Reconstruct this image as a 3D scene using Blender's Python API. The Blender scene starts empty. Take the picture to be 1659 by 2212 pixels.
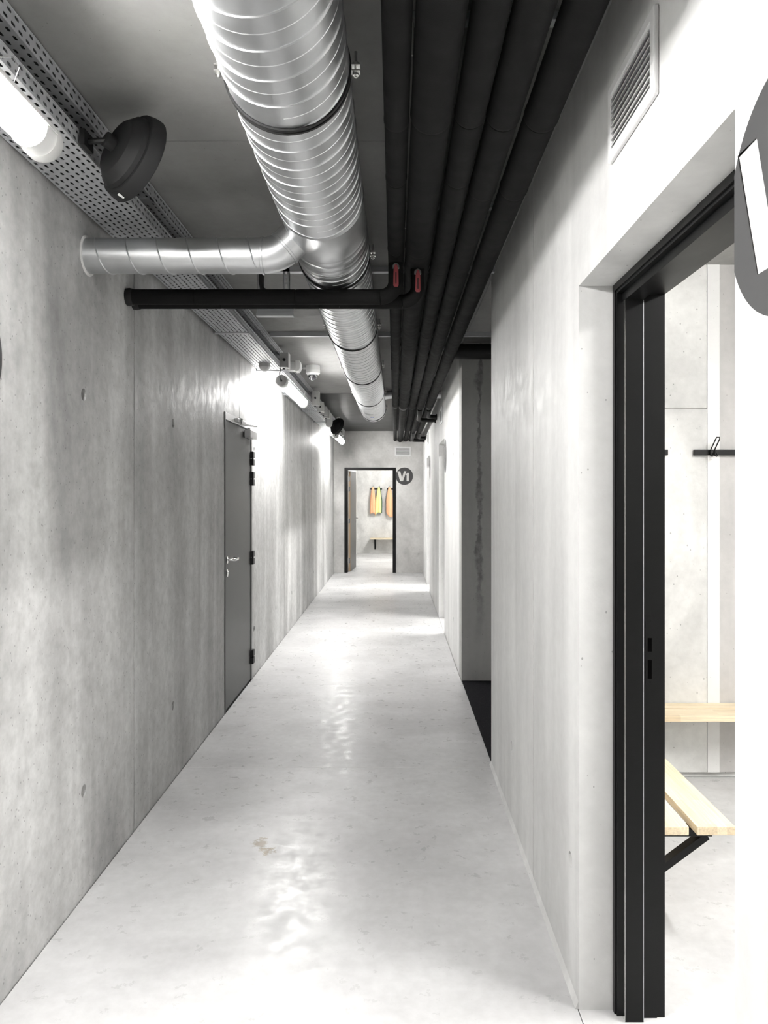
import bpy, bmesh, math, random
from mathutils import Vector, Matrix
random.seed(7)
PI = math.pi
S = bpy.context.scene
COL = S.collection

# ------------------------------------------------------------------ camera
CAM = 1.55                      # eye height; photo is 1659 x 2212, f = 1650 px, vanishing point (853, 1068)
cd = bpy.data.cameras.new('camera'); cam = bpy.data.objects.new('camera', cd); COL.objects.link(cam)
cam.location = (0, 0, CAM); cam.rotation_euler = (PI/2, 0, 0)
cd.sensor_width = 36.0; cd.lens = 1650/2212*36.0
cd.shift_x = -23.5/2212; cd.shift_y = -38/2212
cd.clip_start = 0.05; cd.clip_end = 100
S.camera = cam
# ------------------------------------------------------------------ world and exposure
w = bpy.data.worlds.new('world'); S.world = w; w.use_nodes = True
w.node_tree.nodes['Background'].inputs[0].default_value = (0.5, 0.52, 0.55, 1)
w.node_tree.nodes['Background'].inputs[1].default_value = 0.02
S.view_settings.view_transform = 'Standard'; S.view_settings.look = 'None'
S.view_settings.gamma = 1.0; S.view_settings.use_curve_mapping = False
S.view_settings.exposure = 1.4
LAMP = 56.0                     # radiance of the corridor tubes
ROOM_LAMP = 104.0                # radiance of the changing-room tubes

# ------------------------------------------------------------------ materials
def mat(name):
    m = bpy.data.materials.new(name); m.use_nodes = True
    nt = m.node_tree; return m, nt, nt.nodes['Principled BSDF'], nt.nodes, nt.links
def simple(name, col, rough=0.5, metal=0.0, spec=0.5, noise=0.0, nscale=30.0, bump=0.0, bscale=200.0):
    m, nt, b, N, L = mat(name)
    b.inputs['Base Color'].default_value = (*col, 1); b.inputs['Roughness'].default_value = rough
    b.inputs['Metallic'].default_value = metal; b.inputs['Specular IOR Level'].default_value = spec
    tc = N.new('ShaderNodeTexCoord')
    if noise:
        n = N.new('ShaderNodeTexNoise'); n.inputs['Scale'].default_value = nscale; n.inputs['Detail'].default_value = 4
        L.new(tc.outputs['Object'], n.inputs['Vector'])
        r = N.new('ShaderNodeMapRange'); r.inputs[3].default_value = 1-noise; r.inputs[4].default_value = 1+noise
        L.new(n.outputs[0], r.inputs[0])
        v = N.new('ShaderNodeVectorMath'); v.operation = 'SCALE'; v.inputs[0].default_value = col
        L.new(r.outputs[0], v.inputs['Scale']); L.new(v.outputs[0], b.inputs['Base Color'])
        r2 = N.new('ShaderNodeMapRange'); r2.inputs[3].default_value = max(0, rough*(1-noise)); r2.inputs[4].default_value = rough*(1+noise)
        L.new(n.outputs[0], r2.inputs[0]); L.new(r2.outputs[0], b.inputs['Roughness'])
    if bump:
        n = N.new('ShaderNodeTexNoise'); n.inputs['Scale'].default_value = bscale; n.inputs['Detail'].default_value = 3
        L.new(tc.outputs['Object'], n.inputs['Vector'])
        bp = N.new('ShaderNodeBump'); bp.inputs['Strength'].default_value = bump; bp.inputs['Distance'].default_value = 0.002
        L.new(n.outputs[0], bp.inputs['Height']); L.new(bp.outputs[0], b.inputs['Normal'])
    return m
def emit(name, col, strength):
    m, nt, b, N, L = mat(name)
    b.inputs['Base Color'].default_value = (*col, 1)
    b.inputs['Emission Color'].default_value = (*col, 1); b.inputs['Emission Strength'].default_value = strength
    return m

def concrete(name, col, var=0.25, streak=(2.6, 2.6, 0.28), rough=0.6, pores=1.0, cloud=0.8, bump=0.35, spec=0.35, extra=None, rvar=0.12, fine=0.22):
    m, nt, b, N, L = mat(name)
    tc = N.new('ShaderNodeTexCoord')
    def noise(scale, vec, detail=5, rgh=0.55, dist=0.0):
        n = N.new('ShaderNodeTexNoise'); n.inputs['Scale'].default_value = scale; n.inputs['Detail'].default_value = detail
        n.inputs['Roughness'].default_value = rgh; n.inputs['Distortion'].default_value = dist
        L.new(vec, n.inputs['Vector']); return n.outputs[0]
    def rng(src, a, bb, c, d):
        r = N.new('ShaderNodeMapRange'); r.inputs[1].default_value = a; r.inputs[2].default_value = bb
        r.inputs[3].default_value = c; r.inputs[4].default_value = d; L.new(src, r.inputs[0]); return r.outputs[0]
    def mul(a, c):
        x = N.new('ShaderNodeMath'); x.operation = 'MULTIPLY'
        for i, s in enumerate((a, c)):
            if isinstance(s, float): x.inputs[i].default_value = s
            else: L.new(s, x.inputs[i])
        return x.outputs[0]
    mp = N.new('ShaderNodeMapping'); mp.inputs['Scale'].default_value = streak; L.new(tc.outputs['Object'], mp.inputs['Vector'])
    st = rng(noise(1.1, mp.outputs[0], 4, 0.5, 0.8), 0.3, 0.7, 1-var, 1+var*0.7)
    cl = rng(noise(cloud, tc.outputs['Object'], 6, 0.6), 0.3, 0.7, 1-var*0.7, 1+var*0.7)
    fi = rng(noise(22.0, tc.outputs['Object'], 4, 0.6), 0.3, 0.7, 1-var*fine, 1+var*fine)
    v = mul(mul(st, cl), fi)
    # air pores: rare dark pinholes
    pm = N.new('ShaderNodeMapping'); pm.inputs['Scale'].default_value = (1, 1, 0.7); L.new(tc.outputs['Object'], pm.inputs['Vector'])
    vo = N.new('ShaderNodeTexVoronoi'); vo.inputs['Scale'].default_value = 55.0; L.new(pm.outputs[0], vo.inputs['Vector'])
    sel = N.new('ShaderNodeSeparateColor'); L.new(vo.outputs['Color'], sel.inputs[0])
    size = rng(sel.outputs[0], 0.70, 1.0, 0.0, 0.16*pores)
    less = N.new('ShaderNodeMath'); less.operation = 'LESS_THAN'; L.new(vo.outputs['Distance'], less.inputs[0]); L.new(size, less.inputs[1])
    pore = rng(less.outputs[0], 0, 1, 1.0, 0.55)
    v = mul(v, pore)
    sc = N.new('ShaderNodeVectorMath'); sc.operation = 'SCALE'; sc.inputs[0].default_value = col; L.new(v, sc.inputs['Scale'])
    out = sc.outputs[0]
    if extra: out = extra(N, L, tc, noise, rng, mul, out)
    L.new(out, b.inputs['Base Color'])
    L.new(rng(noise(13.0, tc.outputs['Object'], 5, 0.7), 0.3, 0.7, rough-rvar, rough+rvar), b.inputs['Roughness'])
    b.inputs['Specular IOR Level'].default_value = spec
    hsum = N.new('ShaderNodeMath'); hsum.operation = 'ADD'
    L.new(rng(noise(45.0, tc.outputs['Object'], 3), 0, 1, 0, 0.5), hsum.inputs[0]); L.new(mul(pore, 1.0), hsum.inputs[1])
    bp = N.new('ShaderNodeBump'); bp.inputs['Strength'].default_value = bump; bp.inputs['Distance'].default_value = 0.004
    L.new(hsum.outputs[0], bp.inputs['Height']); L.new(bp.outputs[0], b.inputs['Normal'])
    return m

def blob(N, L, tc, noise, rng, mul, out, centre, radius, tint, dist=1.0):
    """a stain with a ragged outline of its own at one place on the surface"""
    sub = N.new('ShaderNodeVectorMath'); sub.operation = 'SUBTRACT'; sub.inputs[1].default_value = centre; L.new(tc.outputs['Object'], sub.inputs[0])
    dv = N.new('ShaderNodeVectorMath'); dv.operation = 'DIVIDE'; dv.inputs[1].default_value = radius; L.new(sub.outputs[0], dv.inputs[0])
    ln = N.new('ShaderNodeVectorMath'); ln.operation = 'LENGTH'; L.new(dv.outputs[0], ln.inputs[0])
    ad = N.new('ShaderNodeMath'); ad.operation = 'ADD'; L.new(ln.outputs['Value'], ad.inputs[0])
    L.new(rng(noise(30.0, tc.outputs['Object'], 5, 0.7), 0.3, 0.7, -dist*0.5, dist*0.5), ad.inputs[1])
    fac = rng(ad.outputs[0], 0.55, 1.0, 1.0, 0.0)
    mx = N.new('ShaderNodeMix'); mx.data_type = 'RGBA'; mx.blend_type = 'MULTIPLY'
    L.new(fac, mx.inputs['Factor']); L.new(out, mx.inputs['A']); mx.inputs['B'].default_value = (*tint, 1)
    return mx.outputs['Result']
def floor_extra(N, L, tc, noise, rng, mul, out):
    out = blob(N, L, tc, noise, rng, mul, out, (-0.60, 3.40, 0), (0.035, 0.05, 0.05), (0.55, 0.47, 0.36), 1.5)
    out = blob(N, L, tc, noise, rng, mul, out, (-0.555, 3.32, 0), (0.035, 0.035, 0.05), (0.50, 0.42, 0.30), 1.5)
    return out
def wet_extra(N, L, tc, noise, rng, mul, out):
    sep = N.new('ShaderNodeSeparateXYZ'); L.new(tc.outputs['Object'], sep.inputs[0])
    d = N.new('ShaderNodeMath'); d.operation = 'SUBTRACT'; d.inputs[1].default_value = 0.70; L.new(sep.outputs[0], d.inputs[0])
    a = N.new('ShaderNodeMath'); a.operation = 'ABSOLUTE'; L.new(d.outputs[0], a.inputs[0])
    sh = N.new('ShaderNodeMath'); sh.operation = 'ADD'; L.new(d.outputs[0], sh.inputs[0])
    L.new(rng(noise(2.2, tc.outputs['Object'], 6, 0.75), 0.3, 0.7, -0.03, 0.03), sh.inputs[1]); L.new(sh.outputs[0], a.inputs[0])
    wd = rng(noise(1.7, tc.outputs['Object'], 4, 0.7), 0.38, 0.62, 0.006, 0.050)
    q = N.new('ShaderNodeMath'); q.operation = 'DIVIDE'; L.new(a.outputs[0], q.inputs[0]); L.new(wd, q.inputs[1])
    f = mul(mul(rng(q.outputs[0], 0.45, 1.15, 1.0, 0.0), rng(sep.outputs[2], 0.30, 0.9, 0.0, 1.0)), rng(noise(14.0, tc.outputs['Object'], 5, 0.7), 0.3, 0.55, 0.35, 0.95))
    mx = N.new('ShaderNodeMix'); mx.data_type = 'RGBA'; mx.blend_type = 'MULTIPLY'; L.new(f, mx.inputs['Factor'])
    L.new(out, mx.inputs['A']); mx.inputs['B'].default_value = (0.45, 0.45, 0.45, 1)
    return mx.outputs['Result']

M = {}
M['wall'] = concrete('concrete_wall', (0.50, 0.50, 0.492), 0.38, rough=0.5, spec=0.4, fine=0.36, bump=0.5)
M['wall_r'] = concrete('concrete_wall_lit', (0.67, 0.67, 0.66), 0.16, rough=0.55, spec=0.4)  # same concrete, lightened to put lamp light into the right wall's colour
M['pale'] = concrete('concrete_pale', (0.62, 0.62, 0.605), 0.24, cloud=2.6, streak=(2.0, 2.0, .9), rough=0.7, pores=1.3)
M['patch'] = concrete('concrete_patch', (0.70, 0.70, 0.69), 0.08, rough=0.7, pores=0.6)
M['grey'] = concrete('concrete_grey_band', (0.45, 0.44, 0.43), 0.2, rough=0.7, pores=0.8)
M['end'] = concrete('concrete_end_wall', (0.55, 0.545, 0.53), 0.24, streak=(1.6, 1.6, 1.1), cloud=2.2, rough=0.6)
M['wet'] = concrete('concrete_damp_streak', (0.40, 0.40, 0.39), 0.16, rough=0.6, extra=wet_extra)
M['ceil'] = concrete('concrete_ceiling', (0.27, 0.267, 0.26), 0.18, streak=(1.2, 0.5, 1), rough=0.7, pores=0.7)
M['floor'] = concrete('polished_floor', (0.535, 0.535, 0.535), 0.15, streak=(1.2, 1.6, 1), rough=0.35, pores=0.35, cloud=1.6, bump=0.14, spec=0.33, extra=floor_extra, rvar=0.13, fine=0.4)
M['black_ceil'] = simple('black_painted_ceiling', (0.005, 0.005, 0.0062), 0.40, spec=0.3, noise=0.15, nscale=3)
M['foam'] = simple('black_foam', (0.0088, 0.0088, 0.0086), 0.8, spec=0.15, noise=0.25, nscale=14, bump=0.25, bscale=350)
M['galv'] = simple('galvanised_steel', (0.66, 0.67, 0.68), 0.36, 1.0, noise=0.2, nscale=9)
M['tray'] = simple('galvanised_tray', (0.52, 0.53, 0.545), 0.5, 0.55, noise=0.1, nscale=12)
M['rubber'] = simple('black_rubber', (0.005, 0.005, 0.005), 0.6)
M['zinc'] = simple('zinc_bolt', (0.7, 0.7, 0.68), 0.3, 1.0)
M['black_steel'] = simple('black_steel', (0.0022, 0.0022, 0.0024), 0.40, 0.0, 0.25, noise=0.15, nscale=6)
M['slot'] = simple('dark_slot', (0.002, 0.002, 0.002), 0.9, spec=0.0)
M['door'] = simple('grey_door_paint', (0.052, 0.052, 0.0515), 0.42, noise=0.06, nscale=2)
M['light_grey'] = simple('light_grey_paint', (0.75, 0.75, 0.75), 0.4)
M['silver'] = simple('silver_closer', (0.5, 0.5, 0.5), 0.35, 0.6)
M['steel'] = simple('brushed_steel', (0.78, 0.78, 0.77), 0.18, 1.0)
M['white'] = simple('white_plastic', (0.72, 0.72, 0.71), 0.4)
M['grey_plastic'] = simple('grey_plastic', (0.50, 0.50, 0.49), 0.45)
M['alu'] = simple('white_aluminium', (0.74, 0.74, 0.74), 0.35)
M['vent_dark'] = simple('vent_inside', (0.3, 0.3, 0.3), 0.8)
M['charcoal'] = simple('charcoal_vinyl', (0.045, 0.0445, 0.046), 0.55, noise=0.05, nscale=20)
M['speaker'] = simple('black_speaker', (0.010, 0.010, 0.0104), 0.6, spec=0.3)
M['dome'] = simple('dark_dome', (0.03, 0.03, 0.035), 0.06, spec=0.8)
M['red'] = simple('red_lever', (0.26, 0.045, 0.05), 0.45)
M['carpet'] = simple('black_carpet', (0.011, 0.011, 0.013), 0.95, spec=0.1, noise=0.6, nscale=120, bump=1.0, bscale=400)
M['orange'] = simple('orange_cloth', (0.92, 0.47, 0.27), 0.8, noise=0.06, nscale=8)
M['yellow'] = simple('yellow_cloth', (0.86, 0.88, 0.36), 0.8, noise=0.06, nscale=8)
M['green'] = simple('dark_green_trim', (0.02, 0.10, 0.05), 0.8)
M['blue'] = simple('blue_print', (0.05, 0.12, 0.42), 0.5)
M['ink'] = simple('black_print', (0.02, 0.02, 0.02), 0.5)
M['diffuser'] = emit('lamp_diffuser', (1.0, 0.985, 0.965), LAMP)
M['room_diffuser'] = emit('room_lamp_diffuser', (1.0, 0.985, 0.965), ROOM_LAMP)
M['leaf_edge'] = simple('wooden_door_edge', (0.42, 0.30, 0.19), 0.5)
M['cable'] = simple('black_cable', (0.015, 0.015, 0.015), 0.5)

def pine():
    m, nt, b, N, L = mat('pine_boards')
    tc = N.new('ShaderNodeTexCoord')
    # glued lamellas along the board, each with its own tone
    br = N.new('ShaderNodeTexBrick'); br.inputs['Scale'].default_value = 1.0
    br.inputs['Brick Width'].default_value = 0.42; br.inputs['Row Height'].default_value = 0.032; br.inputs['Mortar Size'].default_value = 0.0
    br.inputs['Color1'].default_value = (0.74, 0.63, 0.45, 1); br.inputs['Color2'].default_value = (0.56, 0.43, 0.27, 1); br.inputs['Bias'].default_value = -0.35
    L.new(tc.outputs['Object'], br.inputs['Vector'])
    mp = N.new('ShaderNodeMapping'); mp.inputs['Scale'].default_value = (2.5, 60, 60); L.new(tc.outputs['Object'], mp.inputs['Vector'])
    n = N.new('ShaderNodeTexNoise'); n.inputs['Scale'].default_value = 3.0; n.inputs['Detail'].default_value = 4; L.new(mp.outputs[0], n.inputs['Vector'])
    r = N.new('ShaderNodeMapRange'); r.inputs[1].default_value = 0.3; r.inputs[2].default_value = 0.7; r.inputs[3].default_value = 0.8; r.inputs[4].default_value = 1.12
    L.new(n.outputs[0], r.inputs[0])
    v = N.new('ShaderNodeVectorMath'); v.operation = 'SCALE'; L.new(br.outputs['Color'], v.inputs[0]); L.new(r.outputs[0], v.inputs['Scale'])
    L.new(v.outputs[0], b.inputs['Base Color']); b.inputs['Roughness'].default_value = 0.45
    return m
M['pine'] = pine()

# ------------------------------------------------------------------ mesh helpers
class MB:
    def __init__(s): s.v = []; s.f = []
    def add(s, vs, fs):
        o = len(s.v); s.v += [tuple(p) for p in vs]; s.f += [tuple(i+o for i in f) for f in fs]; return s
    def box(s, x0, x1, y0, y1, z0, z1):
        v = [(x, y, z) for z in (z0, z1) for y in (y0, y1) for x in (x0, x1)]
        return s.add(v, [(0,2,3,1),(4,5,7,6),(0,1,5,4),(2,6,7,3),(0,4,6,2),(1,3,7,5)])
    def obox(s, c, ax, ay, az, hx, hy, hz):
        c = Vector(c); ax = Vector(ax).normalized(); ay = Vector(ay).normalized(); az = Vector(az).normalized()
        v = [c+ax*(hx*i)+ay*(hy*j)+az*(hz*k) for k in (-1,1) for j in (-1,1) for i in (-1,1)]
        return s.add(v, [(0,2,3,1),(4,5,7,6),(0,1,5,4),(2,6,7,3),(0,4,6,2),(1,3,7,5)])
    def lathe(s, prof, origin, axis, seg=24, up=None):
        """profile of (t, r) along axis"""
        a = Vector(axis).normalized(); o = Vector(origin)
        u = Vector(up) if up else (Vector((0,0,1)) if abs(a.z) < .9 else Vector((1,0,0)))
        u = (u-a*u.dot(a)).normalized(); w_ = a.cross(u)
        rings = []; vs = []; fs = []
        for t, r in prof:
            if r < 1e-6: rings.append([len(vs)]); vs.append(o+a*t)
            else:
                rings.append(list(range(len(vs), len(vs)+seg)))
                vs += [o+a*t+u*(r*math.cos(2*PI*k/seg))+w_*(r*math.sin(2*PI*k/seg)) for k in range(seg)]
        for A, B in zip(rings[:-1], rings[1:]):
            for k in range(seg):
                k2 = (k+1) % seg
                if len(A) == 1 and len(B) == 1: continue
                if len(A) == 1: fs.append((A[0], B[k], B[k2]))
                elif len(B) == 1: fs.append((A[k2], A[k], B[0]))
                else: fs.append((A[k2], A[k], B[k], B[k2]))
        return s.add(vs, fs)
    def cyl(s, p, q, r, seg=16):
        p = Vector(p); q = Vector(q); l = (q-p).length
        return s.lathe([(0,0),(0,r),(l,r),(l,0)], p, q-p, seg)
    def tube(s, pts, r, seg=12, caps=True):
        pts = [Vector(p) for p in pts]; n = len(pts); rr = r if isinstance(r, (list, tuple)) else [r]*n
        tan = [(pts[min(i+1,n-1)]-pts[max(i-1,0)]).normalized() for i in range(n)]
        u = tan[0].orthogonal().normalized(); vs = []; fs = []
        for i in range(n):
            u = (u-tan[i]*u.dot(tan[i])).normalized(); w_ = tan[i].cross(u)
            vs += [pts[i]+u*(rr[i]*math.cos(2*PI*k/seg))+w_*(rr[i]*math.sin(2*PI*k/seg)) for k in range(seg)]
        for i in range(n-1):
            for k in range(seg):
                k2 = (k+1) % seg
                fs.append((i*seg+k, i*seg+k2, (i+1)*seg+k2, (i+1)*seg+k))
        if caps: fs.append(tuple(range(seg))[::-1]); fs.append(tuple((n-1)*seg+k for k in range(seg)))
        return s.add(vs, fs)
    def plate(s, outline, holes, d0, d1, fn):
        """flat plate with holes in (a, b); fn(a, b, d) -> point; d from d0 to d1"""
        bm = bmesh.new(); loops = [outline]+list(holes); es = []; lv = []
        for lp in loops:
            vv = [bm.verts.new((p[0], p[1], 0)) for p in lp]; lv.append(vv)
            es += [bm.edges.new((vv[i], vv[(i+1) % len(vv)])) for i in range(len(vv))]
        bmesh.ops.triangle_fill(bm, edges=es, use_beauty=True, use_dissolve=False)
        bm.verts.index_update()
        vs = [fn(v.co.x, v.co.y, d) for d in (d0, d1) for v in bm.verts]; n = len(bm.verts)
        fs = []
        for f in bm.faces:
            ix = [v.index for v in f.verts]; fs.append(tuple(ix)); fs.append(tuple(i+n for i in reversed(ix)))
        for vv in lv:
            for i in range(len(vv)):
                a = vv[i].index; b_ = vv[(i+1) % len(vv)].index; fs.append((a, b_, b_+n, a+n))
        bm.free(); return s.add(vs, fs)
    def build(s, name, m, parent=None, smooth=None, bevel=0, label=None, local=False):
        me = bpy.data.meshes.new(name)
        off = Vector((0,0,0))
        if parent is not None and not local:
            p = parent
            while p: off += p.location; p = p.parent
        me.from_pydata([tuple(Vector(p)-off) for p in s.v], [], s.f)
        bm = bmesh.new(); bm.from_mesh(me); bmesh.ops.recalc_face_normals(bm, faces=bm.faces); bm.to_mesh(me); bm.free()
        if isinstance(m, (list, tuple)):
            for k in m: me.materials.append(M[k])
        else: me.materials.append(M[m])
        if smooth:
            me.shade_smooth(); me.set_sharp_from_angle(angle=math.radians(smooth))
        o = bpy.data.objects.new(name, me); COL.objects.link(o)
        if parent: o.parent = parent
        if bevel:
            bv = o.modifiers.new('bevel', 'BEVEL'); bv.width = bevel; bv.segments = 2; bv.limit_method = 'ANGLE'
        if label: o['label'] = label
        return o
def rect(a0, a1, b0, b1): return [(a0,b0),(a1,b0),(a1,b1),(a0,b1)]
def circ(a, b, r, n=24): return [(a+r*math.cos(2*PI*k/n), b+r*math.sin(2*PI*k/n)) for k in range(n)]
def tag(o, label, cat, group=None):
    o['label'] = label; o['category'] = cat
    if group: o['group'] = group
    return o
def thing(name, loc, label, cat, group=None):
    o = bpy.data.objects.new(name, None); COL.objects.link(o); o.location = loc; o.empty_display_size = 0.1
    return tag(o, label, cat, group)
def struct(name, loc=(0,0,0)):
    o = bpy.data.objects.new(name, None); COL.objects.link(o); o.location = loc; o['kind'] = 'structure'; return o
def smesh(name, mb, m): 
    o = mb.build(name, m); o['kind'] = 'structure'; return o
def copy_tree(o, parent=None):
    c = o.copy(); COL.objects.link(c)
    if parent: c.parent = parent
    for ch in list(o.children): copy_tree(ch, c)
    return c
def arc(c, r, a0, a1, u, v, n=10):
    c = Vector(c); u = Vector(u); v = Vector(v)
    return [c+u*(r*math.cos(a0+(a1-a0)*i/n))+v*(r*math.sin(a0+(a1-a0)*i/n)) for i in range(n+1)]
Z = lambda z: CAM+z
XL, XR, YE, H = -1.2016, 0.553, 15.13, CAM+1.257
XT = 0.787                       # back face of the right corridor wall
DOORS = [(1.2415, 2.298), (8.53, 9.62), (12.20, 13.25)]      # openings in the right wall
DH = CAM+0.627

# ------------------------------------------------------------------ setting: floor and ceiling
fl = MB(); fl.box(-1.5, 3.5, -8.3, 20.5, -0.25, -0.024); floor = smesh('floor', fl, 'floor')
JY = [-8.1, -2.2, 4.335, 6.24, 10.4, YE]
for a, b in zip(JY[:-1], JY[1:]):
    MB().box(XL+0.004, XR-0.003 if not (a == 4.335) else XR+0.001, a+0.003, b-0.003, -0.022, 0).build('floor_slab', 'floor', floor)
for y in JY[2:5]: MB().box(XL+.004, XR-.003, y-.0028, y+.0028, -.02, -.0008).build('joint_highlight', 'patch', floor)  # pale strips paint a highlight along the floor joints
for a, b in [(-1.0, 4.18), (6.56, YE+0.1)]:
    MB().box(XR, 3.2, a, b, -0.023, -0.0005).build('floor_slab', 'floor', floor)
MB().box(XR+0.002, 3.2, 4.187, 6.56, -0.023, -0.002).build('floor_slab', 'floor', floor)
MB().box(-1.0, 3.2, YE+0.0, 20.1, -0.023, -0.001).build('floor_slab', 'floor', floor)
tag(MB().box(XR+0.004, 3.15, 4.39, 6.332, -0.002, 0.006).build('carpet', 'carpet'), 'black carpet on the floor of the dark side passage', 'carpet')

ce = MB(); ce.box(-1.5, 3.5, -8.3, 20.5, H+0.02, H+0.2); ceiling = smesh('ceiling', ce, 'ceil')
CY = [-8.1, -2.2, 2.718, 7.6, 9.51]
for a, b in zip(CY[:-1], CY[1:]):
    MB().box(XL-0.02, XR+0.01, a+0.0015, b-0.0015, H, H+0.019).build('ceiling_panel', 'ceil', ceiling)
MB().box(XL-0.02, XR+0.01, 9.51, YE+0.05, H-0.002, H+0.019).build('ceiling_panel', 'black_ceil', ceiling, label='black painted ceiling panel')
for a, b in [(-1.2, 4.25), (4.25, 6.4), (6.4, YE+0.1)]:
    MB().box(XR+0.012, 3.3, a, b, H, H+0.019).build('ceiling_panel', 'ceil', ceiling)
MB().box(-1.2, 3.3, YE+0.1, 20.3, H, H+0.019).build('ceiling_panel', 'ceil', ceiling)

# ------------------------------------------------------------------ setting: walls of cast panels with joints and tie holes
def panel_wall(name, joints, z1, face, back, openings, holes, material, hole_r=0.024, gap=0.012):
    """wall in the plane x = face; every cast panel is a part, tie holes are real cups plugged 30 mm deep"""
    sgn = 1 if back > face else -1
    core = MB()
    for a, b in zip(joints[:-1], joints[1:]):
        core.box(min(face+sgn*0.015, back), max(face+sgn*0.015, back), b-gap, b+gap, 0 if not any(o[0]-.01 < b < o[1]+.01 for o in openings) else 2.2, z1)
    for (y, z) in holes:
        core.cyl((face+sgn*0.032, y, z), (back, y, z), hole_r+0.006, 20)
    root = core.build(name, material); root['kind'] = 'structure'
    for a, b in zip(joints[:-1], joints[1:]):
        y0, y1 = a+gap/2, b-gap/2
        ol = [(y0, -0.02)]
        cuts = sorted([(max(o[0], y0), min(o[1], y1), o[2]) for o in openings if o[1] > y0 and o[0] < y1])
        for c0, c1, ch in cuts:
            if c0 <= y0+1e-4: ol = [(y0, ch), (c1, ch), (c1, -0.02)]
            elif c1 >= y1-1e-4: ol += [(c0, -0.02), (c0, ch), (y1, ch)]
            else: ol += [(c0, -0.02), (c0, ch), (c1, ch), (c1, -0.02)]
        if not (cuts and cuts[-1][1] >= y1-1e-4): ol.append((y1, -0.02))
        ol += [(y1, z1), (y0, z1)]
        hs = [circ(y, z, hole_r) for y, z in holes if y0+.04 < y < y1-.04]
        MB().plate(ol, hs, 0, abs(back-face), lambda p, q, d: (face+sgn*d, p, q)).build('concrete_panel', material, root)
    return root
LH = [(2.95+1.19*k, z) for k in range(-3, 11) for z in (0.405, 1.935) if not 5.3 < 2.95+1.19*k < 6.43]
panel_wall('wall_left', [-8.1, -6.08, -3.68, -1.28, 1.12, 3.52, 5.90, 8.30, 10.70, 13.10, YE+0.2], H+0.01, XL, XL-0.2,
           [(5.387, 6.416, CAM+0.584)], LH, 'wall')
RH = [(2.407, 0.40), (3.62, 0.36), (7.2, 0.37), (7.2, 1.93), (10.9, 0.4), (10.9, 1.93)]
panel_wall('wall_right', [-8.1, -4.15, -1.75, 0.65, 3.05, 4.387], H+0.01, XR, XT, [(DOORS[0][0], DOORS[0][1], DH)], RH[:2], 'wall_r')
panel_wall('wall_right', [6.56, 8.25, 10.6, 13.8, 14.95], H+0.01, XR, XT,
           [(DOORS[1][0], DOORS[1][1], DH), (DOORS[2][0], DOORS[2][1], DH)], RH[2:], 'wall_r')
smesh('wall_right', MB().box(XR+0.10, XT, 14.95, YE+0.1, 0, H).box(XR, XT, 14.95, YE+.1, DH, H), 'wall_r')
# end wall: plate with the doorway and shallow tie holes
EX0, EX1, EH = -1.0, 0.018, CAM+0.532
ew = MB().plate([(XL-0.1, -0.02), (EX0+.02, -0.02), (EX0+.02, EH-.02), (EX1-.02, EH-.02), (EX1-.02, -0.02), (3.3, -0.02), (3.3, H+.01), (XL-0.1, H+.01)],
       [circ(0.21, 0.36, 0.03), circ(0.477, 0.36, 0.03), circ(0.467, 1.86, 0.03), circ(-1.1, 1.95, 0.03)], 0, 0.22, lambda p, q, d: (p, YE+d, q))
for x, z in ((0.21, .36), (.477, .36), (.467, 1.86), (-1.1, 1.95)): ew.cyl((x, YE+0.012, z), (x, YE+.2, z), 0.034, 20)
smesh('wall_end', ew, 'end')
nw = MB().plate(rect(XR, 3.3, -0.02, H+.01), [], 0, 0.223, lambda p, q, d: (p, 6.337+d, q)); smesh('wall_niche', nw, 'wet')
smesh('wall_back', MB().box(-1.4, 0.8, -8.2, -8.1, 0, H), 'wall')
smesh('wall_east', MB().box(3.2, 3.35, -1.2, 20.3, 0, H), 'pale')
smesh('wall_south', MB().box(XT, 3.2, -1.15, -1.0, 0, H), 'pale')
smesh('wall_north', MB().box(-1.2, 3.3, 20.1, 20.25, 0, H), 'pale')
smesh('wall_west', MB().box(-1.2, -1.0, YE+0.2, 20.2, 0, H), 'pale')
# back wall of the near changing room, cast in bands of different tone
rb = MB().box(XT, 3.2, 4.20, 4.387, 0, H).build('wall_room', 'pale'); rb['kind'] = 'structure'
MB().box(XT, 1.708, 4.180, 4.201, 0.03, 2.02).build('concrete_panel', 'pale', rb)
MB().box(XT, 1.708, 4.182, 4.201, 2.024, H).build('concrete_panel', 'pale', rb)
MB().box(1.710, 1.776, 4.177, 4.201, 0.03, H).build('concrete_panel', 'patch', rb, label='pale smooth vertical concrete band')
MB().box(1.778, 2.05, 4.182, 4.201, 0.03, H).build('concrete_panel', 'grey', rb, label='darker rough vertical concrete band')
MB().box(2.054, 3.2, 4.180, 4.201, 0.03, H).build('concrete_panel', 'pale', rb)
# thin mortar fillet along the foot of the right wall
smesh('baseboard_right', MB().plate([(0,0),(0.010,0),(0.0,0.022)], [], 2.30, 4.385, lambda p, q, d: (XR-p, d, q)), 'wall_r')

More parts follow.
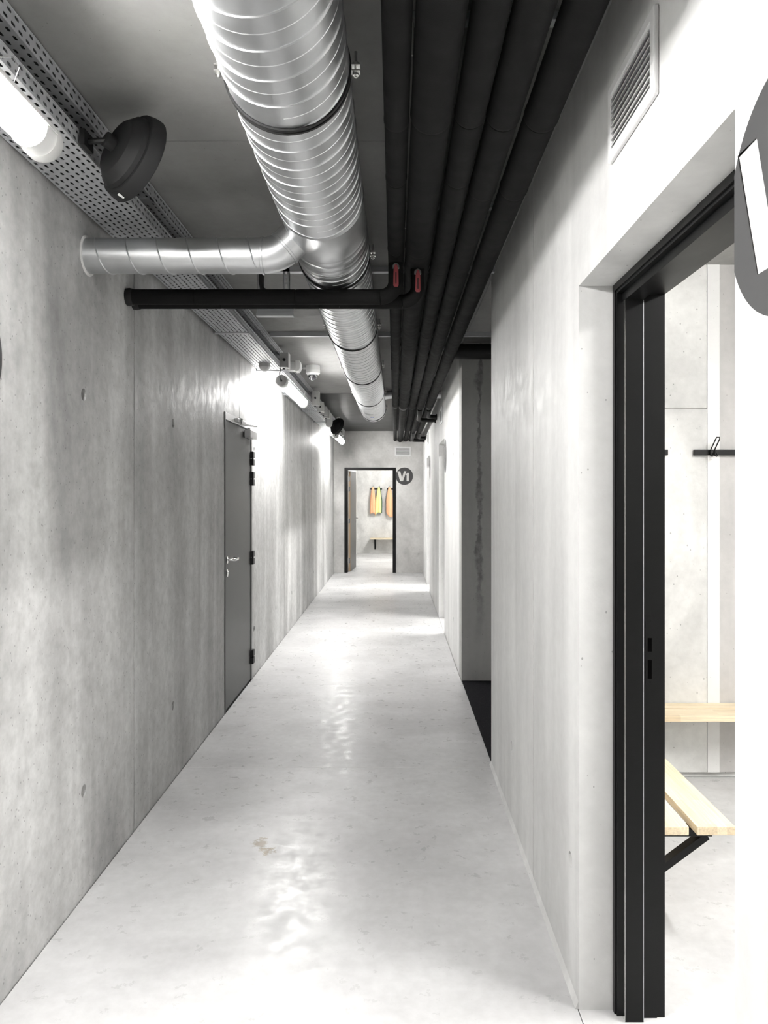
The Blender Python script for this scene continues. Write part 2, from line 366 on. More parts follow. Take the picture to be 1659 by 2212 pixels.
# ------------------------------------------------------------------ steel door frames in the right wall
def steel_frame(door, y0, y1, zt):
    """stepped profile: (x0, x1, inset from the opening)"""
    steps = [(0.655, 0.660, 0.020), (0.660, 0.676, 0.029), (0.676, 0.730, 0.055), (0.7315, 0.776, 0.037), (0.776, 0.80, 0.034)]
    jl, jr, hd = MB(), MB(), MB()
    for x0, x1, d in steps:
        jr.box(x0, x1, y1-d, y1+0.012, 0.0, zt-d); jl.box(x0, x1, y0-0.012, y0+d, 0.0, zt-d)
        hd.box(x0, x1, y0-0.012, y1+0.012, zt-d, zt+0.012)
    a = jl.build('frame_jamb', 'black_steel', door); b = jr.build('frame_jamb', 'black_steel', door); hd.build('frame_head', 'black_steel', door)
    return b
for n, (y0, y1) in enumerate(DOORS):
    d = struct('door_%d' % (n+2), (XR+0.1, (y0+y1)/2, 0))
    jb = steel_frame(d, y0, y1, DH)
    MB().box(0.675, 0.6762, y1-0.0555, y1-0.004, 0.0, DH-.056).build('highlight_strip', 'steel' if n == 0 else 'black_steel', d)  # bright steel strip on the nearest frame paints its bevel highlight
    MB().box(0.7298, 0.7312, y1-0.0553, y1-0.036, 0.0, DH-.056).build('highlight_strip', 'tray' if n == 0 else 'black_steel', d)  # second painted highlight, along the step of the nearest frame
    if n == 0:
        y = y1-0.037
        MB().box(0.742, 0.770, y-0.0015, y+.002, 0.985, 1.19).build('strike_plate', 'black_steel', jb)
        MB().box(0.748, 0.760, y-0.002, y+.002, 1.085, 1.125).build('latch_slot', 'slot', jb)
        MB().box(0.748, 0.760, y-0.002, y+.002, 1.005, 1.06).build('bolt_slot', 'slot', jb)
        for z in (1.175, 0.995): MB().cyl((0.755, y-.002, z), (0.755, y+.002, z), 0.003, 10).build('screw', 'foam', jb)

# ------------------------------------------------------------------ grey door in the left wall
d1 = struct('door_1', (XL, 5.9, 0))
y0, y1, zt = 5.387, 6.416, CAM+0.584
MB().box(XL-0.12, XL+0.004, y0-0.001, y0+0.022, 0, zt).build('frame_jamb', 'black_steel', d1)
MB().box(XL-0.12, XL+0.002, y1-0.030, y1+0.001, 0, zt).build('frame_jamb', 'door', d1)
MB().box(XL-0.12, XL+0.003, y0+0.022, y1+.001, zt-0.05, zt+.001).build('frame_head', 'light_grey', d1, label='light grey frame head')
MB().box(XL-0.16, XL-0.11, y0, y1, 0, zt).build('frame_back', 'slot', d1)
leaf = MB().box(XL-0.055, XL-0.004, y0+0.026, y1-0.033, 0.008, zt-0.054).build('leaf', 'door', d1, bevel=0.002)
for z in (CAM+.30, CAM+.131, CAM-.528, CAM-1.357):
    hg = MB()
    for s_ in (-1, 1): hg.box(XL-0.006, XL+0.022, y1-0.052, y1+0.012, z+s_*0.031-0.026, z+s_*0.031+0.026)
    hg.cyl((XL+0.012, y1-.02, z-.012), (XL+.012, y1-.02, z+.012), 0.008, 10)
    hg.build('hinge', 'rubber', d1, bevel=0.002)
hy = y0+0.085
ros = MB().lathe([(0,0),(0,.027),(.007,.027),(.009,.024),(.009,0)], (XL-.004, hy, 1.08), (1,0,0), 24).build('rosette', 'steel', leaf, smooth=40)
hp = [Vector((XL+.004, hy, 1.08)), Vector((XL+.035, hy, 1.08))]+arc((XL+.035, hy+.016, 1.08), .016, PI*1.5, PI*2, (0,1,0), (1,0,0), 6)
hp = [Vector((XL+.004, hy, 1.08)), Vector((XL+.040, hy, 1.08)), Vector((XL+.050, hy+.004, 1.08)), Vector((XL+.055, hy+.016, 1.08)),
      Vector((XL+.056, hy+.06, 1.08)), Vector((XL+.056, hy+.10, 1.081)), Vector((XL+.050, hy+.122, 1.082)), Vector((XL+.034, hy+.135, 1.083)), Vector((XL+.018, hy+.138, 1.083))]
MB().tube(hp, 0.0095, 14).build('lever', 'steel', leaf, smooth=60)
MB().lathe([(0,0),(0,.027),(.007,.027),(.009,.024),(.009,.012),(.012,.011),(.012,0)], (XL-.004, hy, 0.985), (1,0,0), 24).build('lock_rosette', 'steel', leaf, smooth=40)
cl = MB().box(XL+.002, XL+.055, 6.08, 6.36, CAM+.455, CAM+.515).build('closer_body', 'silver', d1, bevel=0.004)
MB().cyl((XL+.03, 6.13, CAM+.515), (XL+.03, 6.13, CAM+.535), .012, 14).build('closer_pivot', 'silver', cl)
MB().obox((XL+.036, 5.98, CAM+.543), (.10,.30,.0), (-.30,.10,0), (0,0,1), .17, .011, .005).build('closer_arm', 'silver', d1)
MB().box(XL+.002, XL+.028, 5.72, 6.02, CAM+.545, CAM+.572).build('closer_rail', 'silver', d1, bevel=.002)
MB().cyl((XL+.004, 5.83, CAM+.565), (XL+.040, 5.83, CAM+.558), .021, 16).build('closer_knob', 'silver', d1, smooth=40)

# ------------------------------------------------------------------ doorway and door leaf in the end wall
d5 = struct('door_5', (-.5, YE, 0))
fw = 0.062
MB().box(EX0, EX0+fw, YE-0.012, YE+.235, 0, EH).build('frame_jamb', 'black_steel', d5)
MB().box(EX1-fw, EX1, YE-0.012, YE+.235, 0, EH).build('frame_jamb', 'black_steel', d5)
MB().box(EX0+fw, EX1-fw, YE-0.012, YE+.235, EH-fw+.012, EH).build('frame_head', 'black_steel', d5)
ang = math.radians(86); lx, ly = EX0+fw+0.006, YE+0.20
def lp(t, s_, z): return (lx+t*math.cos(ang)+s_*math.sin(ang), ly+t*math.sin(ang)-s_*math.cos(ang), z)
def lbox(mb, t0, t1, s0, s1, z0, z1):
    v = [lp(t, s_, z) for z in (z0, z1) for s_ in (s0, s1) for t in (t0, t1)]
    return mb.add(v, [(0,2,3,1),(4,5,7,6),(0,1,5,4),(2,6,7,3),(0,4,6,2),(1,3,7,5)])
lf = lbox(MB(), 0.002, 0.93, 0, 0.042, 0.008, EH-fw).build('leaf', 'door', d5)
lbox(MB(), -0.001, 0.002, 0.002, 0.040, 0.01, EH-fw-.004).build('leaf_edge', 'leaf_edge', lf, label='tan wooden edge')
for z in (1.86, 1.66, 1.02, 0.22): lbox(MB(), -0.004, 0.0, 0.006, 0.034, z-.05, z+.05).build('hinge', 'steel', lf)
lv = MB(); lv.tube([lp(.87, .042, 1.05), lp(.87, .085, 1.05), lp(.85, .092, 1.05), lp(.75, .092, 1.05)], .009, 10)
lv.tube([lp(.87, 0, 1.05), lp(.87, -.043, 1.05), lp(.85, -.05, 1.05), lp(.75, -.05, 1.05)], .009, 10); lv.build('lever', 'steel', lf, smooth=60)
lk = MB(); lk.cyl(lp(.87, .042, .97), lp(.87, .052, .97), .024, 16); lk.build('lock_rosette', 'steel', lf)

# ------------------------------------------------------------------ tube lamps
LX, LZ, LR, LL = -0.965, CAM+0.965, 0.050, 1.60
def tube_lamp(y, label, group, x=LX, z=LZ, diff='diffuser', top=CAM+1.075, hang=True):
    t = thing('tube_lamp', (x, y, z), label, 'lamp', group)
    MB().lathe([(0.11, LR-.003), (LL-0.11, LR-.003)], (0,0,0), (0,1,0), 28).build('diffuser', diff, t, smooth=60, local=True)
    hv = []; hf = []; na = 14
    for k in range(na+1):
        an = math.radians(10+160*k/na)
        for rr in (LR+.0015, LR+.004):
            for yy in (0.05, LL-0.05): hv.append((rr*math.cos(an), yy, rr*math.sin(an)))
    for k in range(na):
        i = k*4; j = i+4; hf += [(i,i+1,j+1,j), (i+2,j+2,j+3,i+3), (i,j,j+2,i+2), (i+1,i+3,j+3,j+1)]
    hf += [(0,2,3,1), (na*4,na*4+1,na*4+3,na*4+2)]
    if hang: MB().add(hv, hf).build('housing', 'white', t, smooth=40, local=True)
    for a, sg in ((0.05, -1), (LL-0.05, 1)):
        MB().lathe([(0,LR-.003),(0,LR),(.07,LR),(.07,LR-.003)], (0, a+(.06 if sg < 0 else -.06), 0), (0, sg, 0), 28).build('end_sleeve', 'white', t, smooth=35, local=True)
        MB().lathe([(-.004,LR+.001),(.0,LR+.0035),(.030,LR+.0035),(.034,LR),(.046,LR-.004),(.05,LR-.012),(.05,0)], (0, a, 0), (0, sg, 0), 28).build('end_cap', 'grey_plastic', t, smooth=35, local=True)
    if hang:
        for a in (0.25, LL-0.25):
            c = MB()
            hgt = top-z
            c.tube([(0.03, a, LR*.75), (0.045, a, LR+.03), (0.03, a, hgt-.004), (-0.03, a, hgt-.004), (-0.045, a, LR+.03), (-0.03, a, LR*.75)], 0.0016, 6)
            c.build('clip', 'steel', t, smooth=40, local=True)
        c = MB(); c.tube([(0, 0, 0), (0, -.03, -.002), (-.004, -.05, .02), (-.006, -.045, .06), (0, -.02, .10), (0.0, 0.0, top-z)], .004, 8)
        c.cyl((0, .001, 0), (0, -.02, 0), .010, 12); c.build('power_cable', 'cable', t, smooth=60, local=True)
    return t
tube_lamp(0.52, 'glowing tube lamp under the cable tray, nearest to the camera at the left', None)
tube_lamp(6.48, 'glowing tube lamp under the cable tray beyond the grey door', None)
tube_lamp(12.45, 'small glowing tube lamp under the cable tray near the end wall', None)
tube_lamp(-5.45, 'glowing tube lamp under the cable tray behind the camera', None)
def ceiling_lamp(x, y, label, group=None):
    return tube_lamp(y, label, group, x=x, z=H-LR-0.002, diff='room_diffuser', hang=False)
ceiling_lamp(2.2, 0.9, 'glowing tube lamp on the ceiling of the near changing room')
ceiling_lamp(0.9, 17.0, 'glowing tube lamp on the ceiling of the changing room at the end')
ceiling_lamp(2.0, 8.4, 'glowing tube lamp on the ceiling behind the second doorway')
ceiling_lamp(2.0, 12.0, 'glowing tube lamp on the ceiling behind the third doorway')

# ------------------------------------------------------------------ perforated cable trays
def slots(mb, L0, L1, b0, b1, rows, fn, pitch=0.0395, sl=0.022, sw=0.0090, stag=True):
    """sheet with staggered slots; length along a, rows across b"""
    n = int((L1-L0)/pitch); rb_ = (b1-b0)/rows
    for i in range(n):
        for r in range(rows):
            a0 = L0+i*pitch+(pitch/2 if (stag and r % 2) else 0); a1 = a0+pitch; c0 = b0+r*rb_; c1 = c0+rb_
            ca, cb = (a0+a1)/2, (c0+c1)/2; k = sw*0.3
            hole = [(ca-sl/2+k, cb-sw/2), (ca+sl/2-k, cb-sw/2), (ca+sl/2, cb-sw/2+k), (ca+sl/2, cb+sw/2-k), (ca+sl/2-k, cb+sw/2), (ca-sl/2+k, cb+sw/2), (ca-sl/2, cb+sw/2-k), (ca-sl/2, cb-sw/2+k)]
            out = [(a0,c0),(a1,c0),(a1,c1),(a0,c1)]
            vs = [fn(*p) for p in out+hole]
            mb.add(vs, [(0,1,5,4),(1,6,5),(1,2,7,6),(2,8,7),(2,3,9,8),(3,10,9),(3,0,11,10),(0,4,11)])
def weld_solid(o, th):
    bm = bmesh.new(); bm.from_mesh(o.data); bmesh.ops.remove_doubles(bm, verts=bm.verts, dist=1e-5); bm.to_mesh(o.data); bm.free()
    sm = o.modifiers.new('thickness', 'SOLIDIFY'); sm.thickness = th; sm.offset = 0
TL0, TL1 = -2.0, YE-0.02
def cable_tray(label, xl, xr, zb, h, rows):
    t = thing('cable_tray', ((xl+xr)/2, 6.5, zb), label, 'cable tray')
    b = MB(); slots(b, TL0, TL1, xl, xr, rows, lambda p, q: (q, p, zb)); o = b.build('tray_base', 'tray', t); weld_solid(o, .0012)
    b = MB(); slots(b, TL0, TL1, zb, zb+h, 2, lambda p, q: (xr, p, q)); o = b.build('side_flange', 'tray', t); weld_solid(o, .0012)
    MB().tube([(xr, TL0, zb+h), (xr, TL1, zb+h)], .0022, 6).build('flange_lip', 'tray', t)
    MB().box(xl-.001, xl, TL0, TL1, zb, zb+h).build('side_flange', 'tray', t)
    return t
T1 = cable_tray('lower perforated galvanised cable tray along the left wall with lamps below', -1.180, -0.975, CAM+1.075, 0.048, 8)
T2 = cable_tray('upper perforated galvanised cable tray tight under the ceiling', -1.180, -0.985, CAM+1.200, 0.050, 7)
for y in (-1.0, 0.6, 3.5, 5.07, 6.62, 8.2, 9.85, 11.3, 12.85, 14.4):
    b = MB().box(XL+.001, -0.970, y-.018, y+.018, CAM+1.066, CAM+1.0735).box(XL+.001, XL+.006, y-.018, y+.018, CAM+1.066, CAM+1.16)
    b.box(-0.9735, -0.968, y-.018, y+.018, CAM+1.066, CAM+1.092)
    b.build('support_bracket', 'tray', T1)
for y in (1.62, 3.1, 5.6, 7.9, 9.3, 10.6):
    MB().box(-1.18, -.984, y-.02, y+.02, CAM+1.190, CAM+1.199).box(-.99, -.984, y-.02, y+.02, CAM+1.188, CAM+1.2525).build('support_bracket', 'tray', T2)
# black cables added to darken the inside of both trays
def filler_cable(x, z, rad, label, k0, group):
    pts = [(x+.004*math.sin(k*1.7+k0), TL0+k*(TL1-TL0)/40, z+rad+.0015+.0015*(k % 2)) for k in range(41)]
    tag(MB().tube(pts, rad, 8).build('cable', 'cable', smooth=60), label, 'cable', group)
ORD = ['first', 'second', 'third', 'fourth', 'fifth', 'sixth', 'seventh']
for i, x in enumerate((-1.162, -1.136, -1.110, -1.084, -1.058, -1.032, -1.006)):
    filler_cable(x, CAM+1.0775, .0105, 'added black cable darkening the lower perforated tray, %s from the wall' % ORD[i], i, 'added cables in the lower tray')
for i, x in enumerate((-1.160, -1.130, -1.100, -1.070, -1.040, -1.012)):
    filler_cable(x, CAM+1.2025, .0105, 'added black cable darkening the upper perforated tray, %s from the wall' % ORD[i], i, 'added cables in the upper tray')

# ------------------------------------------------------------------ spiral ventilation duct
DX, DZ, DR = -0.274, CAM+1.083, 0.1575
duct = thing('ventilation_duct', (DX, 4.0, DZ), 'large galvanised spiral ventilation duct running along the ceiling', 'duct')
def duct_section(y0, y1, pitch, name='duct_section', r=DR, seams=True, seg=56):
    b = MB().lathe([(0, r-.002), (0, r), (y1-y0, r), (y1-y0, r-.002)], (DX, y0, DZ), (0,1,0), seg)
    if seams:
        for ph, h in ((0.0, .0032), (.5, .0013)):
            n = int(((y1-y0)/pitch-ph)*40); vs = []; fs = []
            for i in range(n+1):
                t = 2*PI*i/40; yy = y1-.004-pitch*(t/(2*PI)+ph)
                for dy, rr in ((-.0034, r-.0005), (-.0012, r+h), (.0012, r+h), (.0034, r-.0005)):
                    vs.append((DX+rr*math.sin(t), yy+dy, DZ-rr*math.cos(t)))
            for i in range(n):
                for k in range(3): fs.append((i*4+k, i*4+k+1, (i+1)*4+k+1, (i+1)*4+k))
            b.add(vs, fs)
    return b.build(name, 'galv', duct, smooth=35)
for a, b_, p in [(-7.9, -1.0, .5), (-1.0, .45, .115), (.45, 1.945, .115), (1.945, 2.76, .115), (3.25, 3.447, .115), (3.447, 4.91, .115), (4.91, 6.44, .115), (6.44, 8.04, .115), (8.04, 9.66, .115)]:
    duct_section(a, b_, p)
tee = MB().lathe([(0, DR-.002), (0, DR+.001), (.012, DR+.005), (.020, DR+.001), (.27, DR+.001), (.285, DR+.005), (.295, DR+.001), (.33, DR+.001), (.34, DR+.005), (.35, DR+.001), (.40, DR+.001), (.41, DR+.004), (.42, DR+.001), (.45, DR+.001), (.46, DR+.005), (.49, DR-.002)], (DX, 2.76, DZ), (0,1,0), 56)
tee.build('tee_piece', 'galv', duct, smooth=30)
cap = MB().lathe([(0, DR), (.004, DR+.004), (.05, DR+.004), (.06, DR-.01), (.06, 0)], (DX, 9.66, DZ), (0,1,0), 56).build('end_cap', 'galv', duct, smooth=30)
# clamps with a rubber strip, side bolts and a hanger rod on top
for y in (.45, 1.945, 3.447, 4.91, 6.44, 8.04, 9.60):
    c = MB()
    c.lathe([(-.013, DR+.001), (-.013, DR+.006), (-.004, DR+.0065), (-.004, DR+.0035), (.004, DR+.0035), (.004, DR+.0065), (.013, DR+.006), (.013, DR+.001)], (DX, y, DZ), (0,1,0), 56)
    cl_ = c.build('clamp', 'rubber', duct, smooth=30)
    for s_ in (-1, 1):
        e = MB().box(min(s_*(DR+.004), s_*(DR+.028))+DX, max(s_*(DR+.004), s_*(DR+.028))+DX, y-.011, y+.011, DZ-.009, DZ-.006)
        e.box(min(s_*(DR+.004), s_*(DR+.028))+DX, max(s_*(DR+.004), s_*(DR+.028))+DX, y-.011, y+.011, DZ+.006, DZ+.009)
        xx = DX+s_*(DR+.017); e.cyl((xx, y, DZ-.022), (xx, y, DZ+.045), .0035, 8); e.cyl((xx, y, DZ-.017), (xx, y, DZ-.009), .0085, 6); e.cyl((xx, y, DZ+.009), (xx, y, DZ+.016), .0085, 6)
        e.build('bolt', 'zinc', cl_)
    MB().cyl((DX, y, DZ+DR), (DX, y, H), .005, 8).build('hanger_rod', 'zinc', cl_)
# left branch through the left wall
BZ, BR = CAM+0.933, 0.068
BY = 2.99
br = MB()
ebx = -0.515; R_ = 0.13
pth = [Vector((ebx, BY, BZ))]+[Vector((ebx+R_*math.sin(t), BY, BZ+R_*(1-math.cos(t)))) for t in [math.radians(k*5) for k in range(1, 10)]]
pth.append(pth[-1]+Vector((.05, 0, .05)))
MB().tube(pth, BR, 32, caps=False).build('branch_elbow', 'galv', duct, smooth=60)
b = MB().lathe([(0, BR), (ebx-XL+.05, BR)], (XL-.05, BY, BZ), (1,0,0), 32)
npt = 0.118
n = int((ebx-XL)/npt*32); vs = []; fs = []
for i in range(n+1):
    t = 2*PI*i/32; xx = ebx-.02-npt*t/(2*PI)
    for dx, rr in ((-.0035, BR-.0005), (0, BR+.0035), (.0035, BR-.0005)): vs.append((xx+dx, BY-rr*math.sin(t+.6), BZ-rr*math.cos(t+.6)))
for i in range(n):
    for k in range(2): fs.append((i*3+k, i*3+k+1, (i+1)*3+k+1, (i+1)*3+k))
b.add(vs, fs); b.build('branch_pipe', 'galv', duct, smooth=35)
for p, a in ((Vector((ebx, BY, BZ)), Vector((1,0,0))), (pth[8], (pth[9]-pth[8]).normalized())):
    MB().lathe([(-.006, BR), (-.004, BR+.004), (.004, BR+.004), (.006, BR)], p, a, 32).build('branch_collar', 'galv', duct, smooth=40)
MB().lathe([(-.002, BR+.012), (.002, BR+.009), (.004, BR+.002), (.004, BR-.002)], (XL, BY, BZ), (1,0,0), 32).build('wall_collar', 'wall', duct, smooth=40, label='mortar collar at the wall')
# right branch behind the pipes
b = MB().tube([(DX+.10, 9.2, DZ+.09), (DX+.17, 9.2, CAM+1.195), (-.02, 9.2, CAM+1.204), (XR+.02, 9.2, CAM+1.204)], .050, 24, caps=False); b.build('branch_pipe', 'galv', duct, smooth=60)
# printed sticker under the end of the duct
def curved(mb, s0, s1, y0, y1, off=.0012):
    vs = []; m_ = 6
    for k in range(m_+1):
        t = s0+(s1-s0)*k/m_
        for y in (y0, y1): vs.append((DX+(DR+off)*math.sin(t), y, DZ-(DR+off)*math.cos(t)))
    mb.add(vs, [(2*k, 2*k+1, 2*k+3, 2*k+2) for k in range(m_)])
st = MB(); curved(st, -.15, .15, 9.05, 9.25); stk = st.build('sticker', 'white', duct)
st = MB()
for k in range(7): curved(st, -.56+k*.10, -.56+k*.10+.075, 8.84, 8.90, .002)
st.build('print_line', 'ink', duct)
st = MB(); curved(st, -.12, -.05, 9.08, 9.22, .002); curved(st, -.03, .02, 9.08, 9.22, .002); curved(st, .05, .12, 9.08, 9.22, .002); curved(st, -.05, .05, 9.18, 9.22, .0021); st.build('print_mark', 'blue', stk)

# ------------------------------------------------------------------ five insulated pipes
PZ = CAM+1.085
PX = [0.0047, 0.104, 0.2135, 0.3095, 0.4195]
PR = [0.036, 0.0585, 0.0445, 0.0475, 0.0490]
JT = [[-7.9, -4, -1.2, 0.6, 1.5, 2.216, 2.62, 3.374, 4.2, 5.12, 5.53, 6.58, 7.6, 8.5, 9.30],
      [-7.9, -4, -1.2, 0.5, 1.4, 2.184, 3.33, 3.62, 5.05, 5.53, 6.6, 7.5, 8.4, 9.35],
      [-7.9, -4, -1.2, 0.7, 1.45, 2.175, 2.60, 3.62, 4.55, 5.09, 6.6, 7.6, 8.7, 9.32],
      [-7.9, -4, -1.2, 0.6, 1.35, 2.185, 2.705, 3.64, 4.57, 5.12, 6.0, 6.6, 7.7, 8.6, 9.36],
      [-7.9, -4, -1.2, 0.6, 1.4, 2.19, 2.70, 3.64, 4.62, 5.07, 6.1, 6.62, 7.5, 8.6, 9.34]]
WHO = ['thin black insulated pipe, leftmost of the five under the ceiling', 'thickest black insulated pipe, second from the left of the five',
       'black insulated pipe in the middle of the five under the ceiling', 'black insulated pipe, second from the right of the five', 'black insulated pipe nearest to the right wall']
pipes = []
for i in range(5):
    t = thing('insulated_pipe', (PX[i], 4.0, PZ), WHO[i], 'pipe', None); pipes.append(t)
    js = JT[i]; far = [9.36, 10.2+.1*i, 11.1-.1*i, 11.5, 12.6+.12*i, 13.6-.1*i, YE]
    for a, b_, r in [(js[k], js[k+1], PR[i]) for k in range(len(js)-1)]+[(far[k], far[k+1], PR[i]*.88) for k in range(6)]:
        l = b_-a; q = random.uniform(.995, 1.01)*r; e = random.uniform(1.0, 1.02)
        b = MB().lathe([(.005, q*.80), (.006, q*.97), (.014, q*.99), (.03, q*.985), (l-.04, q), (l-.014, q*1.03), (l-.003, q*1.028), (l-.001, q*1.0), (l-.0005, q*.80)], (PX[i], a, PZ+random.uniform(-.001,.001)), (0,1,0), 36)
        b.build('insulation_sleeve', 'foam', t, smooth=50)
    MB().cyl((PX[i], js[0], PZ), (PX[i], YE+.02, PZ), PR[i]*.8, 20).build('inner_pipe', 'rubber', t, smooth=50)
    MB().lathe([(0, PR[i]), (.02, PR[i]*1.02), (.13, PR[i]*1.02), (.15, PR[i]*.95), (.155, PR[i]*.8)], (PX[i], 9.23, PZ), (0,1,0), 36).build('end_collar', 'rubber', t, smooth=50)
# ceiling struts
def strut(y, x0, x1, label):
    b = MB().box(x0, x1, y-.02, y-.017, H-.03, H).box(x0, x1, y+.017, y+.02, H-.03, H).box(x0, x1, y-.02, y+.02, H-.032, H-.029)
    tag(b.build('ceiling_strut', 'tray'), label, 'strut')
strut(4.22, -0.96, 0.55, 'galvanised strut across the ceiling over the valves')
strut(5.93, -0.97, 2.9, 'galvanised strut across the ceiling beyond the valves, running into the side passage')
# pipe hangers between struts and pipes (rail above the pipes with rods)
for y, lab in ((2.0, 'pipe hanger rail above the black pipes nearest to the camera'), (3.30, 'pipe hanger rail above the black pipes just before the valves'), (6.5, 'pipe hanger rail above the black pipes beyond the valves'), (8.0, 'pipe hanger rail above the black pipes in front of the black ceiling')):
    t = thing('pipe_hanger', (.2, y, H), lab, 'hanger')
    MB().box(-.035, .47, y-.018, y+.018, H-.024, H-.001).build('rail', 'galv', t)
    for x in ((PX[0]+PX[1])/2-.008, (PX[2]+PX[3])/2+.001, (PX[3]+PX[4])/2):
        MB().cyl((x, y, H-.024), (x, y, PZ+.064), .004, 8).build('rod', 'zinc', t)
# the two branch pipes to the left wall with their valves
VZ = CAM+0.885
for i, (yy, r, lab, vl) in enumerate(((3.425, .034, 'black insulated pipe crossing the corridor to the left wall, in front', 'ball valve with red lever under the leftmost black pipe'),
                                      (3.510, .032, 'black insulated pipe crossing to the left wall, behind its twin', 'ball valve with red lever under the thickest black pipe'))):
    x = PX[i]; R_ = .07
    t = thing('branch_pipe', (x, yy, VZ), lab, 'pipe')
    p = [Vector((x, yy, PZ-.05)), Vector((x, yy, CAM+1.0)), Vector((x, yy, VZ+R_))]+[Vector((x-R_+R_*math.cos(a), yy, VZ+R_-R_*math.sin(a))) for a in [PI/2*k/8 for k in range(1, 9)]]
    MB().tube(p, r, 24).build('elbow_sleeve', 'foam', t, smooth=60)
    xs = [x-R_, x-.45, x-.9, XL-.02]
    for a, b_ in zip(xs[:-1], xs[1:]):
        l = a-b_; MB().lathe([(.0005, r*.9), (.003, r*.99), (.03, r), (l-.02, r*1.005), (l-.001, r*.98), (l-.0005, r*.9)], (a, yy, VZ), (-1,0,0), 28).build('insulation_sleeve', 'foam', t, smooth=50)
    MB().lathe([(0, r+.004), (.015, r+.006), (.03, r+.002)], (XL, yy, VZ), (1,0,0), 28).build('wall_collar', 'rubber', t, smooth=50)
    v = thing('ball_valve', (x, yy-r-.01, CAM+1.0), vl, 'valve')
    yv = yy-r-.012
    MB().cyl((x, yy-r+.006, CAM+1.010), (x, yv-.006, CAM+1.010), .013, 14).cyl((x, yv-.006, CAM+1.010), (x, yv-.014, CAM+1.010), .009, 6).build('stem', 'zinc', v)
    MB().lathe([(0,.012),(.004,.016),(.018,.016),(.022,.012)], (x, yy-r+.004, CAM+1.022), (0,0,-1), 6).build('packing_nut', 'zinc', v)
    b = MB().plate([(-.004,.012),(.004,.012),(.0085,-.012),(.0095,-.078),(.006,-.086),(-.006,-.086),(-.0095,-.078),(-.0085,-.012)], [], 0, .008, lambda p_, q_, d: (x+p_*1.25, yv-.012-d, CAM+1.000+q_))
    lvr = b.build('lever', 'red', v, bevel=.0015)
    MB().box(x-.0025, x+.0025, yv-.0208, yv-.019, CAM+.927, CAM+.977).build('lever_groove', 'rubber', lvr)
# branches off the two right pipes at the far end
def far_branch(i, ys, yt, z):
    x = PX[i]; r = .028; t = pipes[i]
    c = [Vector((x, ys, PZ-.03)), Vector((x, ys+.03, z+.03)), Vector((x+.003, ys+.1, z)), Vector((x+.006, yt-.14, z)), Vector((x+.02, yt-.06, z)), Vector((x+.05, yt-.015, z)), Vector((x+.09, yt, z)), Vector((XR-.001, yt, z))]
    o = MB().tube(c, r, 18).build('branch_pipe', 'rubber', t, smooth=60, label='thin black branch bending to the right wall')
    MB().lathe([(0, r), (.0, r+.012), (-.012, r+.012), (-.014, r)], (XR-.001, yt, z), (1,0,0), 18).build('wall_collar', 'rubber', o, smooth=50)
far_branch(3, 9.50, 10.35, CAM+1.005); far_branch(4, 9.50, 10.02, CAM+1.015)
far_branch(3, 13.0, 14.25, CAM+1.005); far_branch(4, 13.0, 13.75, CAM+1.015)
# black pipe into the side passage
t = thing('branch_pipe', (1.2, 6.22, CAM+1.16), 'thick black pipe running into the dark side passage above its wall', 'pipe')
for a, b_ in ((.465, 1.3), (1.3, 2.2), (2.2, 3.19)):
    MB().lathe([(.001,.055),(.006,.062),(b_-a-.004,.062),(b_-a-.001,.055)], (a, 6.18, CAM+1.155), (1,0,0), 28).build('insulation_sleeve', 'rubber', t, smooth=50)

# ------------------------------------------------------------------ hanging box over the duct branch
hb = thing('hanging_box', (-.66, 4.24, H), 'galvanised flat box hung from the ceiling on two slotted bars', 'box')
y = 4.20
for x in (-.739, -.597):
    holes = [[(-.005+x, z), (.005+x, z), (.005+x, z+.022), (-.005+x, z+.022)] for z in [Z(1.06)+k*.036 for k in range(5)]]
    MB().plate(rect(x-.018, x+.018, Z(1.035), H), holes, 0, .003, lambda p, q, d: (p, y+d, q)).box(x-.018, x-.015, y, y+.018, Z(1.035), H).box(x+.015, x+.018, y, y+.018, Z(1.035), H).build('slotted_bar', 'tray', hb)
    MB().cyl((x, y-.006, Z(1.048)), (x, y+.01, Z(1.048)), .006, 6).build('bolt', 'zinc', hb)
MB().box(-.76, -.565, y+.012, y+.05, Z(.992), Z(1.055)).build('box_body', 'tray', hb, bevel=.004)
MB().box(-.765, -.56, y+.005, y+.05, Z(.984), Z(.992)).box(-.765, -.56, y+.003, y+.008, Z(.984), Z(1.0)).build('bottom_lip', 'tray', hb)
MB().box(-.573, -.56, y+.004, y+.02, Z(1.0), Z(1.055)).build('side_lip', 'tray', hb)
MB().tube([(-.735, y-.01, H-.01), (-.735, y-.015, Z(1.16)), (-.73, y-.015, Z(1.13)), (-.70, y-.01, Z(1.11)), (-.655, y-.002, Z(1.09)), (-.64, y+.025, Z(1.05))], .011, 12).build('flexible_conduit', 'cable', hb, smooth=60)

